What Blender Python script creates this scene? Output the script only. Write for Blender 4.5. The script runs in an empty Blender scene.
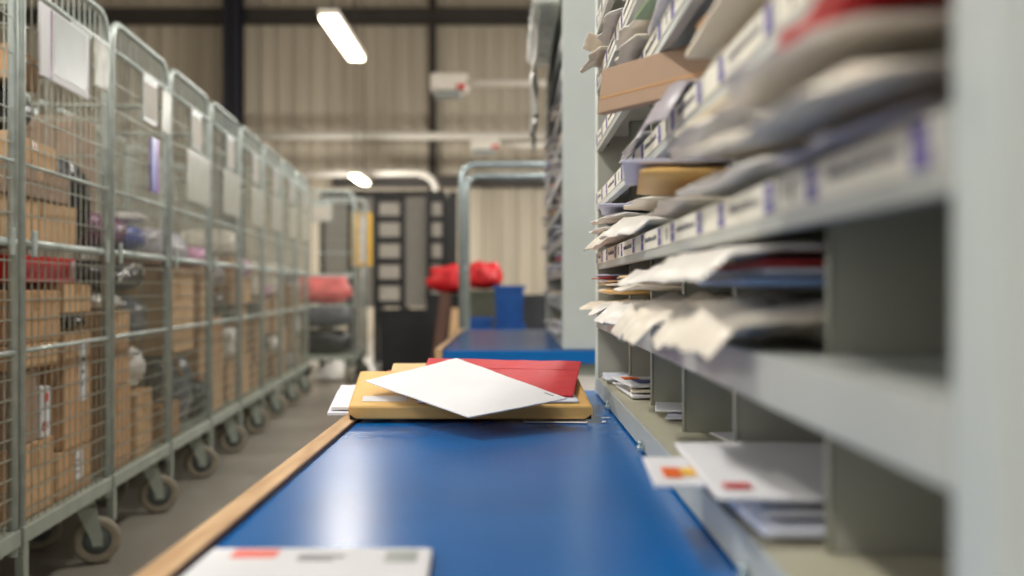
import bpy, bmesh, math, random
from mathutils import Vector, Matrix, noise, Euler
R = math.radians
rnd = random.Random(11)
S = bpy.context.scene
COL = S.collection
H = 0.88            # eye height of the camera

# ------------------------------------------------------------------ materials
def lin(c):
    return tuple(((v/255)/12.92 if v/255 <= 0.04045 else (((v/255)+0.055)/1.055)**2.4) for v in c)

def mat(name, rgb, rough=0.6, metal=0.0, var=0.12, scale=12.0, bump=0.0, bscale=60.0, stretch=(1,1,1),
        rgb2=None, spec=0.5, coat=0.0, trans=0.0, alpha=1.0, rvar=0.0, thresh=(0.35, 0.65), distort=0.0):
    m = bpy.data.materials.new(name); m.use_nodes = True
    nt = m.node_tree; N = nt.nodes; L = nt.links
    b = N['Principled BSDF']
    tc = N.new('ShaderNodeTexCoord'); mp = N.new('ShaderNodeMapping'); mp.inputs['Scale'].default_value = stretch
    L.new(tc.outputs['Object'], mp.inputs['Vector'])
    nz = N.new('ShaderNodeTexNoise'); nz.inputs['Scale'].default_value = scale
    nz.inputs['Detail'].default_value = 4; nz.inputs['Distortion'].default_value = distort
    L.new(mp.outputs[0], nz.inputs['Vector'])
    cr = N.new('ShaderNodeValToRGB')
    c = lin(rgb); c2 = lin(rgb2) if rgb2 else tuple(v*(1-var) for v in c)
    c1 = c if rgb2 else tuple(min(1, v*(1+var*0.5)) for v in c)
    cr.color_ramp.elements[0].position = thresh[0]; cr.color_ramp.elements[1].position = thresh[1]
    cr.color_ramp.elements[0].color = (*c2, 1); cr.color_ramp.elements[1].color = (*c1, 1)
    L.new(nz.outputs['Fac'], cr.inputs['Fac']); L.new(cr.outputs['Color'], b.inputs['Base Color'])
    b.inputs['Roughness'].default_value = rough; b.inputs['Metallic'].default_value = metal
    b.inputs['Specular IOR Level'].default_value = spec
    b.inputs['Coat Weight'].default_value = coat; b.inputs['Coat Roughness'].default_value = 0.15
    b.inputs['Transmission Weight'].default_value = trans; b.inputs['Alpha'].default_value = alpha
    if rvar:
        mr = N.new('ShaderNodeMapRange'); mr.inputs['To Min'].default_value = max(0, rough-rvar); mr.inputs['To Max'].default_value = min(1, rough+rvar)
        L.new(nz.outputs['Fac'], mr.inputs['Value']); L.new(mr.outputs[0], b.inputs['Roughness'])
    if bump:
        n2 = N.new('ShaderNodeTexNoise'); n2.inputs['Scale'].default_value = bscale; n2.inputs['Detail'].default_value = 3
        L.new(mp.outputs[0], n2.inputs['Vector'])
        bp = N.new('ShaderNodeBump'); bp.inputs['Strength'].default_value = bump; bp.inputs['Distance'].default_value = 0.004
        L.new(n2.outputs['Fac'], bp.inputs['Height']); L.new(bp.outputs['Normal'], b.inputs['Normal'])
    return m

def emat(name, rgb, strength):
    m = bpy.data.materials.new(name); m.use_nodes = True
    b = m.node_tree.nodes['Principled BSDF']
    b.inputs['Base Color'].default_value = (*lin(rgb), 1)
    b.inputs['Emission Color'].default_value = (*lin(rgb), 1); b.inputs['Emission Strength'].default_value = strength
    return m

M = {}
M['blue'] = mat('blue_laminate', (0, 98, 172), 0.25, var=0.08, scale=5, bump=0.006, bscale=9, rvar=0.03, spec=0.28)
M['wood'] = mat('pale_wood', (200, 166, 126), 0.6, var=0.25, scale=9, stretch=(6, .6, 6), rgb2=(172, 136, 98), bump=.1)
M['wood_dark'] = mat('dark_wood_edge', (86, 52, 36), 0.6, var=0.3, scale=14, stretch=(4, .5, 4))
M['rack_grey'] = mat('grey_rack_paint', (170, 171, 160), 0.45, var=0.06, scale=6, bump=.03)
M['rack_light'] = mat('pale_rack_paint', (214, 221, 216), 0.4, var=0.05, scale=5)
M['rack_end'] = mat('grey_white_paint', (182, 190, 189), 0.4, var=0.05, scale=5)
M['rack_beige'] = mat('beige_shelf_paint', (186, 182, 160), 0.42, var=0.06, scale=5)
M['lip'] = mat('shelf_lip_paint', (176, 180, 176), 0.4, var=0.05, scale=7)
M['card'] = mat('label_card', (232, 228, 214), 0.5, var=0.04)
M['purple'] = mat('purple_print', (84, 74, 152), 0.5, var=0.15, scale=120)
M['ink'] = mat('dark_ink', (104, 102, 110), 0.6, var=0.2)
M['black'] = mat('black_plastic', (22, 22, 24), 0.5, var=0.3, scale=8)
M['blackbag'] = mat('black_bag_film', (30, 31, 34), 0.32, var=0.3, scale=6, bump=.3, bscale=25)
M['hole'] = mat('dark_hole', (12, 12, 12), 0.9)
M['steel'] = mat('galvanised_steel', (182, 192, 188), 0.42, metal=0.4, var=0.18, scale=18, rvar=.1)
M['chrome'] = mat('bright_steel_tube', (190, 205, 210), 0.25, metal=0.8, var=0.1, scale=10)
M['rail'] = mat('grey_rail_paint', (156, 164, 154), 0.45, metal=0.25, var=0.15, scale=9)
M['wire'] = mat('zinc_wire', (160, 164, 152), 0.45, metal=0.35, var=0.2, scale=30)
M['card_a'] = mat('brown_cardboard', (194, 153, 112), 0.8, var=0.14, scale=5, bump=.08, bscale=40)
M['card_b'] = mat('tan_cardboard', (204, 166, 124), 0.8, var=0.12, scale=6, bump=.08, bscale=40)
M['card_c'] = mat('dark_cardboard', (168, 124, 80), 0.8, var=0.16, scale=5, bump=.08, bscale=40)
M['card_grey'] = mat('greyish_cardboard', (162, 136, 114), 0.8, var=0.1, scale=5)
M['tape'] = mat('parcel_tape', (178, 134, 84), 0.3, var=0.1)
M['paper'] = mat('white_paper', (222, 222, 226), 0.6, var=0.03, scale=8, spec=.25)
M['paper_blue'] = mat('cool_white_paper', (222, 226, 240), 0.55, var=0.04, spec=.25)
M['paper_lilac'] = mat('lilac_paper', (196, 198, 222), 0.55, var=0.05, spec=.25)
M['paper_cream'] = mat('cream_paper', (230, 220, 200), 0.6, var=0.05, spec=.25)
M['kraft'] = mat('gold_kraft_paper', (222, 178, 106), 0.5, var=0.08, scale=10, bump=.06, bscale=50)
M['kraft2'] = mat('pale_kraft_paper', (228, 196, 138), 0.5, var=0.08, scale=10)
M['kraft_brown'] = mat('brown_kraft_paper', (186, 140, 92), 0.55, var=0.1)
M['red'] = mat('red_paper', (196, 52, 60), 0.5, var=0.10, scale=14, bump=.06, bscale=70)
M['redbag'] = mat('red_sack', (206, 24, 34), 0.5, var=0.2, scale=9, bump=.2, bscale=30)
M['pinkbag'] = mat('coral_sack', (242, 122, 120), 0.5, var=0.2, scale=9, bump=.2, bscale=30)
M['redbox'] = mat('red_package', (206, 34, 36), 0.4, var=0.15, scale=16)
M['orange'] = mat('orange_print', (238, 106, 24), 0.5, var=0.1)
M['yellow'] = mat('yellow_print', (240, 190, 60), 0.5, var=0.1)
M['redink'] = mat('red_print', (206, 46, 46), 0.5, var=0.1)
M['pinkink'] = mat('pink_print', (232, 120, 110), 0.5, var=0.15)
M['green'] = mat('green_print', (150, 180, 140), 0.5, var=0.1)
M['film_cream'] = mat('cream_mail_film', (230, 221, 206), 0.38, var=0.10, scale=14, bump=.25, bscale=40)
M['film_white'] = mat('white_mail_film', (234, 230, 224), 0.35, var=0.07, scale=14, bump=.25, bscale=40)
M['film_grey'] = mat('grey_mail_film', (176, 170, 178), 0.35, var=0.12, scale=14, bump=.25, bscale=40)
M['film_dark'] = mat('dark_grey_film', (84, 88, 96), 0.3, var=0.25, scale=10, bump=.3, bscale=30)
M['film_clear'] = mat('clear_film', (214, 218, 214), 0.22, var=0.15, scale=12, bump=.4, bscale=25, alpha=.72)
M['film_drape'] = mat('pale_drape_film', (226, 228, 222), 0.3, var=0.2, scale=14, bump=.4, bscale=25, alpha=.9)
M['film_haze'] = mat('hazy_film', (196, 196, 184), 0.35, var=0.1, scale=10, bump=.2, alpha=.6)
M['maroon'] = mat('maroon_film', (112, 52, 96), 0.35, var=0.25, scale=10, bump=.2)
M['bluefilm'] = mat('blue_film', (66, 80, 150), 0.35, var=0.2, scale=10, bump=.2)
M['violet'] = mat('violet_film', (150, 96, 200), 0.3, var=0.2, scale=8)
M['cyan'] = mat('pale_cyan_film', (130, 180, 214), 0.3, var=0.2, scale=8)
M['pink'] = mat('pink_film', (214, 150, 190), 0.35, var=0.15)
M['blueletter'] = mat('blue_letter', (128, 158, 204), 0.5, var=0.1)
M['grey_card'] = mat('grey_plaque', (158, 164, 162), 0.35, var=0.06)
M['floor'] = mat('sealed_concrete', (140, 134, 124), 0.32, var=0.16, scale=1.6, rvar=.08, bump=.03, bscale=8)
M['wall'] = mat('wall_sheeting', (188, 177, 158), 0.55, var=0.10, scale=.8, stretch=(3, 3, .35))
M['navy'] = mat('navy_steel', (24, 26, 40), 0.5, var=0.2)
M['dark_steel'] = mat('dark_purlin', (62, 56, 50), 0.6, var=0.2)
M['white_pipe'] = mat('white_pipe_paint', (226, 220, 208), 0.4, var=0.05)
M['ceil'] = mat('ceiling_sheeting', (150, 140, 126), 0.7, var=0.1)
M['wheel'] = mat('worn_grey_tyre', (138, 130, 114), 0.6, var=0.25, scale=20)
M['wheel_hub'] = mat('dark_hub', (96, 104, 104), 0.4, metal=.4, var=.2)
M['olive'] = mat('olive_bin', (84, 86, 72), 0.5, var=0.1)
M['dgrey'] = mat('dark_grey_bin', (62, 64, 68), 0.5, var=0.1)
M['bluecrate'] = mat('blue_crate', (14, 86, 172), 0.4, var=0.12)
M['meshgrey'] = mat('grey_mesh_board', (128, 124, 116), 0.6, var=0.12, scale=40)
M['lightboard'] = mat('light_grey_board', (176, 170, 160), 0.6, var=0.1, scale=20)
M['lamp'] = emat('lamp_diffuser', (255, 244, 214), 11.0)

# ------------------------------------------------------------------ mesh builder
class MB:
    def __init__(s): s.v = []; s.f = []; s.m = []; s.s = []
    def add(s, vs, fs, m=0, smooth=False, X=None):
        b = len(s.v)
        for p in vs:
            p = Vector(p)
            s.v.append(X @ p if X is not None else p)
        for f in fs:
            s.f.append([i+b for i in f]); s.m.append(m); s.s.append(smooth)
        return s
    def box(s, x0, x1, y0, y1, z0, z1, m=0, X=None):
        vs = [(x0,y0,z0),(x1,y0,z0),(x1,y1,z0),(x0,y1,z0),(x0,y0,z1),(x1,y0,z1),(x1,y1,z1),(x0,y1,z1)]
        fs = [(3,2,1,0),(4,5,6,7),(0,1,5,4),(1,2,6,5),(2,3,7,6),(3,0,4,7)]
        return s.add(vs, fs, m, False, X)
    def bbox(s, x0, x1, y0, y1, z0, z1, r=.004, m=0, seg=2, X=None):
        bm = bmesh.new(); bmesh.ops.create_cube(bm, size=1)
        for v in bm.verts:
            v.co = Vector(((x0+x1)/2+v.co.x*(x1-x0), (y0+y1)/2+v.co.y*(y1-y0), (z0+z1)/2+v.co.z*(z1-z0)))
        r = min(r, .45*min(x1-x0, y1-y0, z1-z0))
        bmesh.ops.bevel(bm, geom=bm.edges[:], offset=r, segments=seg, profile=.5, affect='EDGES')
        bm.verts.index_update()
        s.add([v.co.copy() for v in bm.verts], [[v.index for v in f.verts] for f in bm.faces], m, False, X)
        bm.free(); return s
    def tube(s, pts, r, n=8, m=0, X=None, closed=False):
        pts = [Vector(p) for p in pts]; k = len(pts); vs = []; fs = []
        up = None
        for i, p in enumerate(pts):
            if closed: t = pts[(i+1) % k]-pts[i-1]
            else: t = pts[min(i+1, k-1)]-pts[max(i-1, 0)]
            t.normalize()
            if up is None:
                up = Vector((0,0,1)) if abs(t.z) < .9 else Vector((1,0,0))
            a = t.cross(up)
            if a.length < 1e-5: a = t.orthogonal()
            a.normalize(); b = a.cross(t).normalized(); up = b
            for j in range(n):
                an = 2*math.pi*(j+.5)/n
                vs.append(p+a*(r*math.cos(an))+b*(r*math.sin(an)))
        for i in range(k if closed else k-1):
            for j in range(n):
                q = (i+1) % k
                fs.append((i*n+j, i*n+(j+1) % n, q*n+(j+1) % n, q*n+j))
        if not closed:
            fs.append(tuple(range(n-1, -1, -1))); fs.append(tuple((k-1)*n+j for j in range(n)))
        return s.add(vs, fs, m, n > 5, X)
    def lathe(s, prof, n=20, m=0, X=None, smooth=True):
        vs = []; fs = []; k = len(prof)
        for (r, z) in prof:
            for j in range(n):
                a = 2*math.pi*j/n; vs.append((r*math.cos(a), r*math.sin(a), z))
        for i in range(k-1):
            for j in range(n):
                fs.append((i*n+j, i*n+(j+1) % n, (i+1)*n+(j+1) % n, (i+1)*n+j))
        fs.append(tuple(range(n-1, -1, -1))); fs.append(tuple((k-1)*n+j for j in range(n)))
        return s.add(vs, fs, m, smooth, X)
    def build(s, name, mats, parent=None, loc=(0,0,0), rot=(0,0,0)):
        me = bpy.data.meshes.new(name)
        me.from_pydata([tuple(v) for v in s.v], [], s.f)
        for mm in (mats if isinstance(mats, (list, tuple)) else [mats]): me.materials.append(M[mm] if isinstance(mm, str) else mm)
        for p, mi, sm in zip(me.polygons, s.m, s.s): p.material_index = mi; p.use_smooth = sm
        me.update()
        o = bpy.data.objects.new(name, me); COL.objects.link(o)
        o.location = loc; o.rotation_euler = rot
        if parent is not None: o.parent = parent
        return o

def tag(o, label, cat, group=None, kind=None):
    o['label'] = label; o['category'] = cat
    if group: o['group'] = group
    if kind: o['kind'] = kind
    return o
def empty(name, loc=(0,0,0), rot=(0,0,0)):
    o = bpy.data.objects.new(name, None); COL.objects.link(o); o.location = loc; o.rotation_euler = rot
    o.empty_display_size = .1
    return o
def struct(o): o['kind'] = 'structure'; return o
def kids(o): return [c for c in o.children]
def copy_tree(o, parent=None):
    c = o.copy(); COL.objects.link(c); c.parent = parent
    for ch in kids(o): copy_tree(ch, c)
    return c
ORD = ['first','second','third','fourth','fifth','sixth','seventh','eighth','ninth','tenth']

def arc(c, r, a0, a1, n, plane='yz'):
    out = []
    for i in range(n+1):
        a = a0+(a1-a0)*i/n
        u, v = r*math.cos(a), r*math.sin(a)
        if plane == 'yz': out.append((c[0], c[1]+u, c[2]+v))
        elif plane == 'xz': out.append((c[0]+u, c[1], c[2]+v))
        else: out.append((c[0]+u, c[1]+v, c[2]))
    return out
def utube(x, y0, y1, zb, zt, r, n=5):
    return [(x, y0, zb)] + arc((x, y0+r, zt-r), r, math.pi, math.pi/2, n) + arc((x, y1-r, zt-r), r, math.pi/2, 0, n) + [(x, y1, zb)]

# ------------------------------------------------------------------ setting
f = MB().box(-9.2, 6.2, -4, 19.3, -.2, 0).build('floor', 'floor'); struct(f)
def corrugated(name, x0, x1, y, z0, z1, pitch=.30, dep=.045):
    mb = MB(); vs = []; fs = []; xs = []
    x = x0
    while x < x1:
        xs += [(x, 0), (x+pitch*.55, 0), (x+pitch*.65, -dep), (x+pitch*.9, -dep)]
        x += pitch
    for (xx, d) in xs: vs += [(xx, y+d, z0), (xx, y+d, z1)]
    n = len(xs)
    for i in range(n-1): fs.append((2*i, 2*i+2, 2*i+3, 2*i+1))
    b = len(vs)
    vs += [(x0, y+.15, z0), (x0, y+.15, z1), (x1+.3, y+.15, z0), (x1+.3, y+.15, z1)]
    fs += [(b, b+1, b+3, b+2), (0, 1, b+1, b), (2*n-2, b+2, b+3, 2*n-1)]
    mb.add(vs, fs)
    return mb.build(name, 'wall')
struct(corrugated('wall_back', -9.2, 6.2, 19.2, 0, 7))
struct(MB().box(-9.35, -9.2, -4, 19.3, 0, 7).build('wall_left', 'wall'))
struct(MB().box(6.2, 6.35, -4, 19.3, 0, 7).build('wall_right', 'wall'))
struct(MB().box(-9.35, 6.35, -4, 19.35, 7, 7.15).build('ceiling', 'ceil'))
def hbeam(name, x0, x1, y, z, h, d, m):
    mb = MB(); mb.box(x0, x1, y-d, y, z-h/2, z-h/2+.015); mb.box(x0, x1, y-d, y, z+h/2-.015, z+h/2); mb.box(x0, x1, y-d/2-.01, y-d/2+.01, z-h/2, z+h/2)
    return struct(mb.build(name, m))
hbeam('trim_1', -9.1, 6.1, 19.14, 5.72, .26, .2, 'dark_steel')
hbeam('trim_2', -3.2, 6.1, 19.14, 2.78, .2, .18, 'dark_steel')
def icolumn(name, x, y, w, d, z1, m):
    mb = MB(); mb.box(x-w/2, x+w/2, y-d, y-d+.02, 0, z1); mb.box(x-w/2, x+w/2, y-.02, y, 0, z1); mb.box(x-.012, x+.012, y-d, y, 0, z1)
    return struct(mb.build(name, m))
icolumn('trim_3', -4.9, 18.9, .30, .3, 7, 'navy')
icolumn('trim_4', -1.42, 19.13, .13, .12, 7, 'dark_steel')
icolumn('trim_5', 1.3, 12.3, .3, .3, 7, 'navy')
icolumn('trim_6', 1.3, 17.3, .3, .3, 7, 'navy')

# pipes along the back wall
def pipe(name, pts, r, m, label, brackets=()):
    root = MB().tube(pts, r, 10).build(name, m)
    for (x, y0, y1, z) in brackets:
        MB().box(x-.02, x+.02, y0, y1, z-.02, z+.02).build('bracket', 'dark_steel', root)
    return tag(root, label, 'pipe')
pipe('service_pipe', [(-5.2, 18.72, 3.55), (-3, 18.72, 3.55), (0, 18.72, 3.55), (3, 18.72, 3.55)], .075, 'white_pipe',
     'long pale pipe running level along the ribbed back wall', [(-3.6, 18.72, 19.15, 3.55), (.3, 18.72, 19.15, 3.55)])
pipe('elbow_pipe', [(-4.2, 18.3, 2.84), (-1.6, 18.3, 2.84)]+arc((-1.6, 18.3, 2.54), .3, math.pi/2, 0, 6, 'xz')+[(-1.3, 18.3, .02)], .06, 'white_pipe',
     'white pipe turning down in an elbow behind the black rack', [(-2.6, 18.3, 19.15, 2.84)])

# ceiling heads on arms
def arm_unit(x0, x1, y, z, w, h, xcol, label):
    r = empty('arm_light', ((x0+x1)/2, y, z))
    MB().bbox(-w/2, w/2, -.14, .14, -h/2, h/2, .03).build('housing', 'white_pipe', r)
    MB().bbox(-w/2+.04, w/2-.06, -.11, .11, -h/2-.07, -h/2-.004, .03).build('lens', 'grey_card', r)
    MB().box(w/2-.12, w/2-.02, -.146, -.141, -h/2+.01, -h/2+.07).build('marker', 'redink', r)
    MB().tube([(w/2+.002, 0, 0), (xcol-(x0+x1)/2-.16, 0, 0)], .045, 10).build('arm', 'white_pipe', r)
    return tag(r, label, 'light fitting', 'white fittings on horizontal arms')
arm_unit(-.92, -.5, 12.1, 3.2, .42, .2, 1.3, 'white box fitting on a level arm, the larger and higher one')
arm_unit(-.66, -.2, 17.1, 3.17, .46, .16, 1.3, 'small white box fitting on an arm beside the pale pipe')

# hung lamps of the hall, plus unseen ones added for fill light
def lamp(x, y, z, ln, wd, label=None, pw=1, pp=1):
    r = empty('batten_lamp', (x, y, z))
    MB().bbox(-wd/2, wd/2, -ln/2, ln/2, 0, .05, .012).build('housing', 'white_pipe', r)
    MB().bbox(-wd/2+.008, wd/2-.008, -ln/2+.01, ln/2-.01, -.035, -.001, .015).build('diffuser', 'lamp', r)
    for s in (-1, 1): MB().tube([(0, s*ln*.38, .05), (0, s*ln*.38, 6.995-z)], .006, 6).build('suspension_rod', 'dark_steel', r)
    P = bpy.data.lights.new('lamp_glow', 'POINT'); P.energy = LAMP_P*pp; P.color = (1, .975, .925); P.shadow_soft_size = .12
    po = bpy.data.objects.new('lamp_glow', P); COL.objects.link(po); po.location = (0, 0, -.18); po.parent = r
    L = bpy.data.lights.new('lamp_light', 'AREA'); L.shape = 'RECTANGLE'; L.size = wd*1.2; L.size_y = ln
    L.color = (1, .975, .925); L.energy = LAMP_W*pw
    lo = bpy.data.objects.new('lamp_light', L); COL.objects.link(lo); lo.location = (0, 0, -.05); lo.parent = r
    if label: tag(r, label, 'ceiling lamp', 'hanging batten lamps')
    return r
LAMP_W = 70; LAMP_P = 110
lamp(-1.38, 8.75, 2.93, 1.5, .155, 'lit batten lamp hanging high over the aisle beside the cages', .22, .2)
lamp(-2.45, 17.2, 2.64, 1.3, .16, 'small lit lamp low over the black rack by the back wall', 1, 1)
for (x, y, pw, pp, lb) in ((-1.38, -1.4, .45, .35, 'lit batten lamp above the aisle behind the camera'), (-1.38, 1.5, .6, .5, 'added fill lamp above the aisle beside the first rack'),
        (2.6, -1.4, .7, .6, 'added fill lamp behind the racks, camera end of the hall'), (.9, 4.6, 1.2, 1, 'added fill lamp high over the gap between the racks'),
        (2.6, 8.75, 1.5, 1.5, 'added fill lamp behind the racks, beyond the second rack'), (-5.5, 1, 1.3, 1.3, 'added fill lamp behind the cages, camera end of the hall'),
        (-5.5, 8.0, 1.3, 1.3, 'added fill lamp behind the cages, level with the last cage'), (.9, .6, .3, .3, 'added fill lamp high over the first rack'), (1.35, 14.2, 2.0, 2.3, 'added fill lamp hidden behind the second rack, by the back wall')):
    lamp(x, y, 4.3 if x == .9 else 3.35, 1.5, .14, lb, pw, pp)  # all but the lamp behind the camera are unseen, added as fill light

# ------------------------------------------------------------------ benches
TZ = .645
def make_bench():
    r = empty('sorting_bench', (0, .42, 0))
    L = 2.03
    MB().bbox(-.272, .60, 0, L, TZ-.05, TZ, .003).build('bench_top', 'blue', r)
    mb = MB(); mb.bbox(-.302, -.274, 0, L, TZ-.05, TZ+.006, .003, 0); mb.box(-.2735, -.271, 0, L, TZ+.0005, TZ+.0058, 1)
    mb.build('edge_trim', ['wood', 'wood_dark'], r)
    for x in (-.22, .55): MB().box(x-.02, x+.02, .06, L-.06, TZ-.1, TZ-.051).build('frame_rail', 'rail', r)
    for y in (.08, L-.08): MB().box(-.199, .529, y-.02, y+.02, TZ-.1, TZ-.051).build('frame_rail', 'rail', r)
    for x in (-.22, .55):
        for y in (.08, L-.08):
            lg = MB().bbox(x-.022, x+.022, y-.022, y+.022, .02, TZ-.101, .004).build('leg', 'rail', r)
            MB().lathe([(.026, 0), (.03, .006), (.026, .02), (.012, .022)], 12, X=Matrix.Translation((x, y, 0))).build('foot', 'black', lg)
    return r
bench = make_bench()
tag(bench, 'blue topped sorting bench with wood edge, under the pile of envelopes', 'table', 'blue sorting benches')
bench2 = copy_tree(bench); bench2.location = (0.012, 4.01, 0)
tag(bench2, 'second blue topped bench beyond the pile, under the far pigeonhole rack', 'table', 'blue sorting benches')

# ------------------------------------------------------------------ pigeonhole rack
XF, XB = .187, .56
Y0, Y1 = .452, 2.345
LIPS = [.795, .922, 1.051, 1.180, 1.309, 1.438, 1.567, 1.696, 1.825]
DIV = [2.12, 1.79, 1.455, 1.12, .79]
FLOORZ = [.683] + [z+.035 for z in LIPS]
RZ = TZ+.002
def make_rack():
    r = empty('pigeonhole_rack', (0, 0, 0))
    top = 2.06
    # near and far end panels: folded box uprights
    MB().bbox(XF-.002, XB+.01, .405, .4515, RZ, top, .004).build('end_panel', 'rack_end', r)
    mb = MB(); mb.bbox(XF-.002, XB+.01, Y1, Y1+.03, RZ, top, .003, 0)
    p = mb.build('end_panel', 'rack_light', r)
    mb = MB(); mb.box(XF+.002, XB, Y1-.003, Y1-.0005, RZ+.04, top-.005, 0)
    for z in [.655]+LIPS:
        for dx in (.008, .019): mb.box(XF+dx, XF+dx+.006, Y1-.0045, Y1-.0028, z+.012, z+.026, 1)
    mb.build('slotted_liner', ['rack_grey', 'hole'], p)
    MB().box(XB, XB+.008, .452, Y1-.001, RZ, top).build('back_panel', 'rack_grey', r)
    MB().bbox(XF, XB-.001, .453, Y1-.004, top-.02, top, .003).build('top_panel', 'rack_grey', r)
    # base tray
    mb = MB(); mb.box(XF, XB-.001, Y0+.001, Y1-.004, .680, .683, 1); mb.bbox(XF-.001, XF+.003, Y0+.001, Y1-.004, RZ+.002, .6835, .001, 0)
    b = mb.build('base_shelf', ['lip', 'rack_beige'], r)
    for y in (.83, 1.50, 2.02):
        m2 = MB(); m2.bbox(XF-.012, XF-.0015, y-.008, y+.008, RZ+.003, RZ+.012, .002); m2.lathe([(.004, 0), (.004, .006), (.002, .007)], 8, X=Matrix.Translation((XF-.007, y, RZ+.0118)))
        m2.build('clip', 'chrome', b)
    for i, z in enumerate(LIPS):
        mb = MB(); mb.box(XF, XB-.001, Y0+.001, Y1-.004, z+.0325, z+.035, 0)
        mb.bbox(XF-.001, XF+.003, Y0+.001, Y1-.004, z, z+.0355, .001, 0)
        mb.bbox(XF-.001, XF+.012, Y0+.001, Y1-.004, z-.0015, z+.002, .0008, 0)
        sh = mb.build('shelf', ['lip'], r)
        if 1 <= i <= 6:
            yy = .466; xx = XF-.0022; c = 0
            while yy < Y1-.03:
                ye = min(yy+.205, Y1-.012)
                q = MB(); q.box(xx, xx+.001, yy, ye+.07 if ye+.08 < Y1 else ye, z+.010, z+.0345, 0)
                for yb in (yy+.004, ye-.026):
                    q.box(xx-.0005, xx, yb, yb+.024, z+.0115, z+.0215, 1); q.box(xx-.0005, xx, yb+.003, yb+.024, z+.0227, z+.0330, 1)
                y_ = yy+.045
                while y_ < ye-.05:
                    wd = rnd.uniform(.004, .011)
                    q.box(xx-.0005, xx, y_, y_+wd, z+.0205, z+.0245+rnd.uniform(0, .003), 2)
                    y_ += wd+.004
                if c % 2 == 0 and ye+.06 < Y1: q.box(xx-.0005, xx, ye+.03, ye+.036, z+.015, z+.029, 2)
                q.build('label_card', ['card', 'purple', 'ink'], sh)
                yy += .285; c += 1
    zt = LIPS+[2.04]
    for i, zf in enumerate(FLOORZ):
        for y in DIV:
            mb = MB(); mb.box(.235, XB-.001, y-.0015, y+.0015, zf+.0005, (LIPS+[2.038])[i]+.0015+(0.03 if i < len(LIPS) else 0))
            mb.tube([(.235, y, zf+.001), (.235, y, (LIPS+[2.038])[i]+(.03 if i < len(LIPS) else 0))], .003, 6)
            mb.build('divider', 'rack_grey', r)
    return r
rack = make_rack()
tag(rack, 'grey steel pigeonhole rack crammed with mail, standing on the bench with the envelope pile', 'mail rack', 'pigeonhole racks')
DY2 = 3.63
rack2 = copy_tree(rack); rack2.location = (.006, DY2, 0)
tag(rack2, 'second steel pigeonhole rack with a white end panel, beyond the first', 'mail rack', 'pigeonhole racks')

# ------------------------------------------------------------------ mail
def lines(n, e):
    a = [0, e*.35, e]
    a += [e+(1-2*e)*i/n for i in range(1, n)]
    return a+[1-e, 1-e*.35, 1]
def slab(l, w, t, nx=8, ny=8, edge=.02, rim=.2, amp=0, freq=12, seed=0, out=0, droop=0, curl=0, puff=0, wr=0, m=0, sag=None, lip=.06):
    """a soft flat item: x = out of the pigeonhole (front at -l/2), y = width"""
    mb = MB(); U = lines(nx, min(.3, edge/l)); V = lines(ny, min(.3, edge/w)); o = Vector((seed*7.31, seed*3.17, seed*1.7))
    nu, nv = len(U), len(V); top = []; bot = []
    for i, u in enumerate(U):
        for j, v in enumerate(V):
            x, y = (u-.5)*l, (v-.5)*w
            d = min(u*l, (1-u)*l, v*w, (1-v)*w)
            pr = rim+(1-rim)*(min(1, d/edge)**.6 if not wr else math.sin(min(1, d/edge)*math.pi/2)**.9)
            if puff: pr *= 1-puff*(((u-.5)*2)**4+((v-.5)*2)**4)*.5
            P = Vector((x*freq, y*freq, 0))+o
            n1 = noise.noise(P); n2 = noise.noise(P*2.3+Vector((5, 1, 2)))
            rg = 1-abs(noise.noise(P*1.4+Vector((2, 9, 4))))*2
            zc = amp*(n1*.7+n2*.5+wr*rg*.6)
            tt = t*pr*(1+(.5*n2 if amp else 0))
            if wr:
                Q = Vector((x*freq*.9, y*freq*1.3, seed*1.1))
                zc += amp*wr*(noise.ridged_multi_fractal(Q, .9, 2.1, 4, 1.0, 2.0)*.55-.5)
                tt *= .85+.5*noise.noise(Q*1.7)
                cu, cv = abs(u-.5)*2, abs(v-.5)*2
                x *= 1-.05*cv**6; y *= 1-.06*cu**6
            if out:
                k = 1-min(1, d/(edge*2.5))
                x += out*k*noise.noise(Vector((y*16, 3.3, seed)))*(1 if u < .5 else -1)
                y += out*k*noise.noise(Vector((x*16, 7.7, seed)))*.6
            if droop and u*l < lip: zc -= droop*((lip-u*l)/lip)**1.6
            if curl: zc += curl*((v-.5)*2)**2
            if sag: zc += sag(u, v)
            top.append((x, y, zc+tt/2)); bot.append((x, y, zc-tt/2))
    fs = []; n = nu*nv
    for i in range(nu-1):
        for j in range(nv-1):
            a, b, c, d = i*nv+j, (i+1)*nv+j, (i+1)*nv+j+1, i*nv+j+1
            fs.append((a, b, c, d)); fs.append((n+a, n+d, n+c, n+b))
    ring = [j for j in range(nv)]+[i*nv+nv-1 for i in range(1, nu)]+[(nu-1)*nv+j for j in range(nv-2, -1, -1)]+[i*nv for i in range(nu-2, 0, -1)]
    for q in range(len(ring)):
        a, b = ring[q], ring[(q+1) % len(ring)]
        fs.append((a, b, n+b, n+a))
    mb.add(top+bot, fs, m, True)
    return mb

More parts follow.
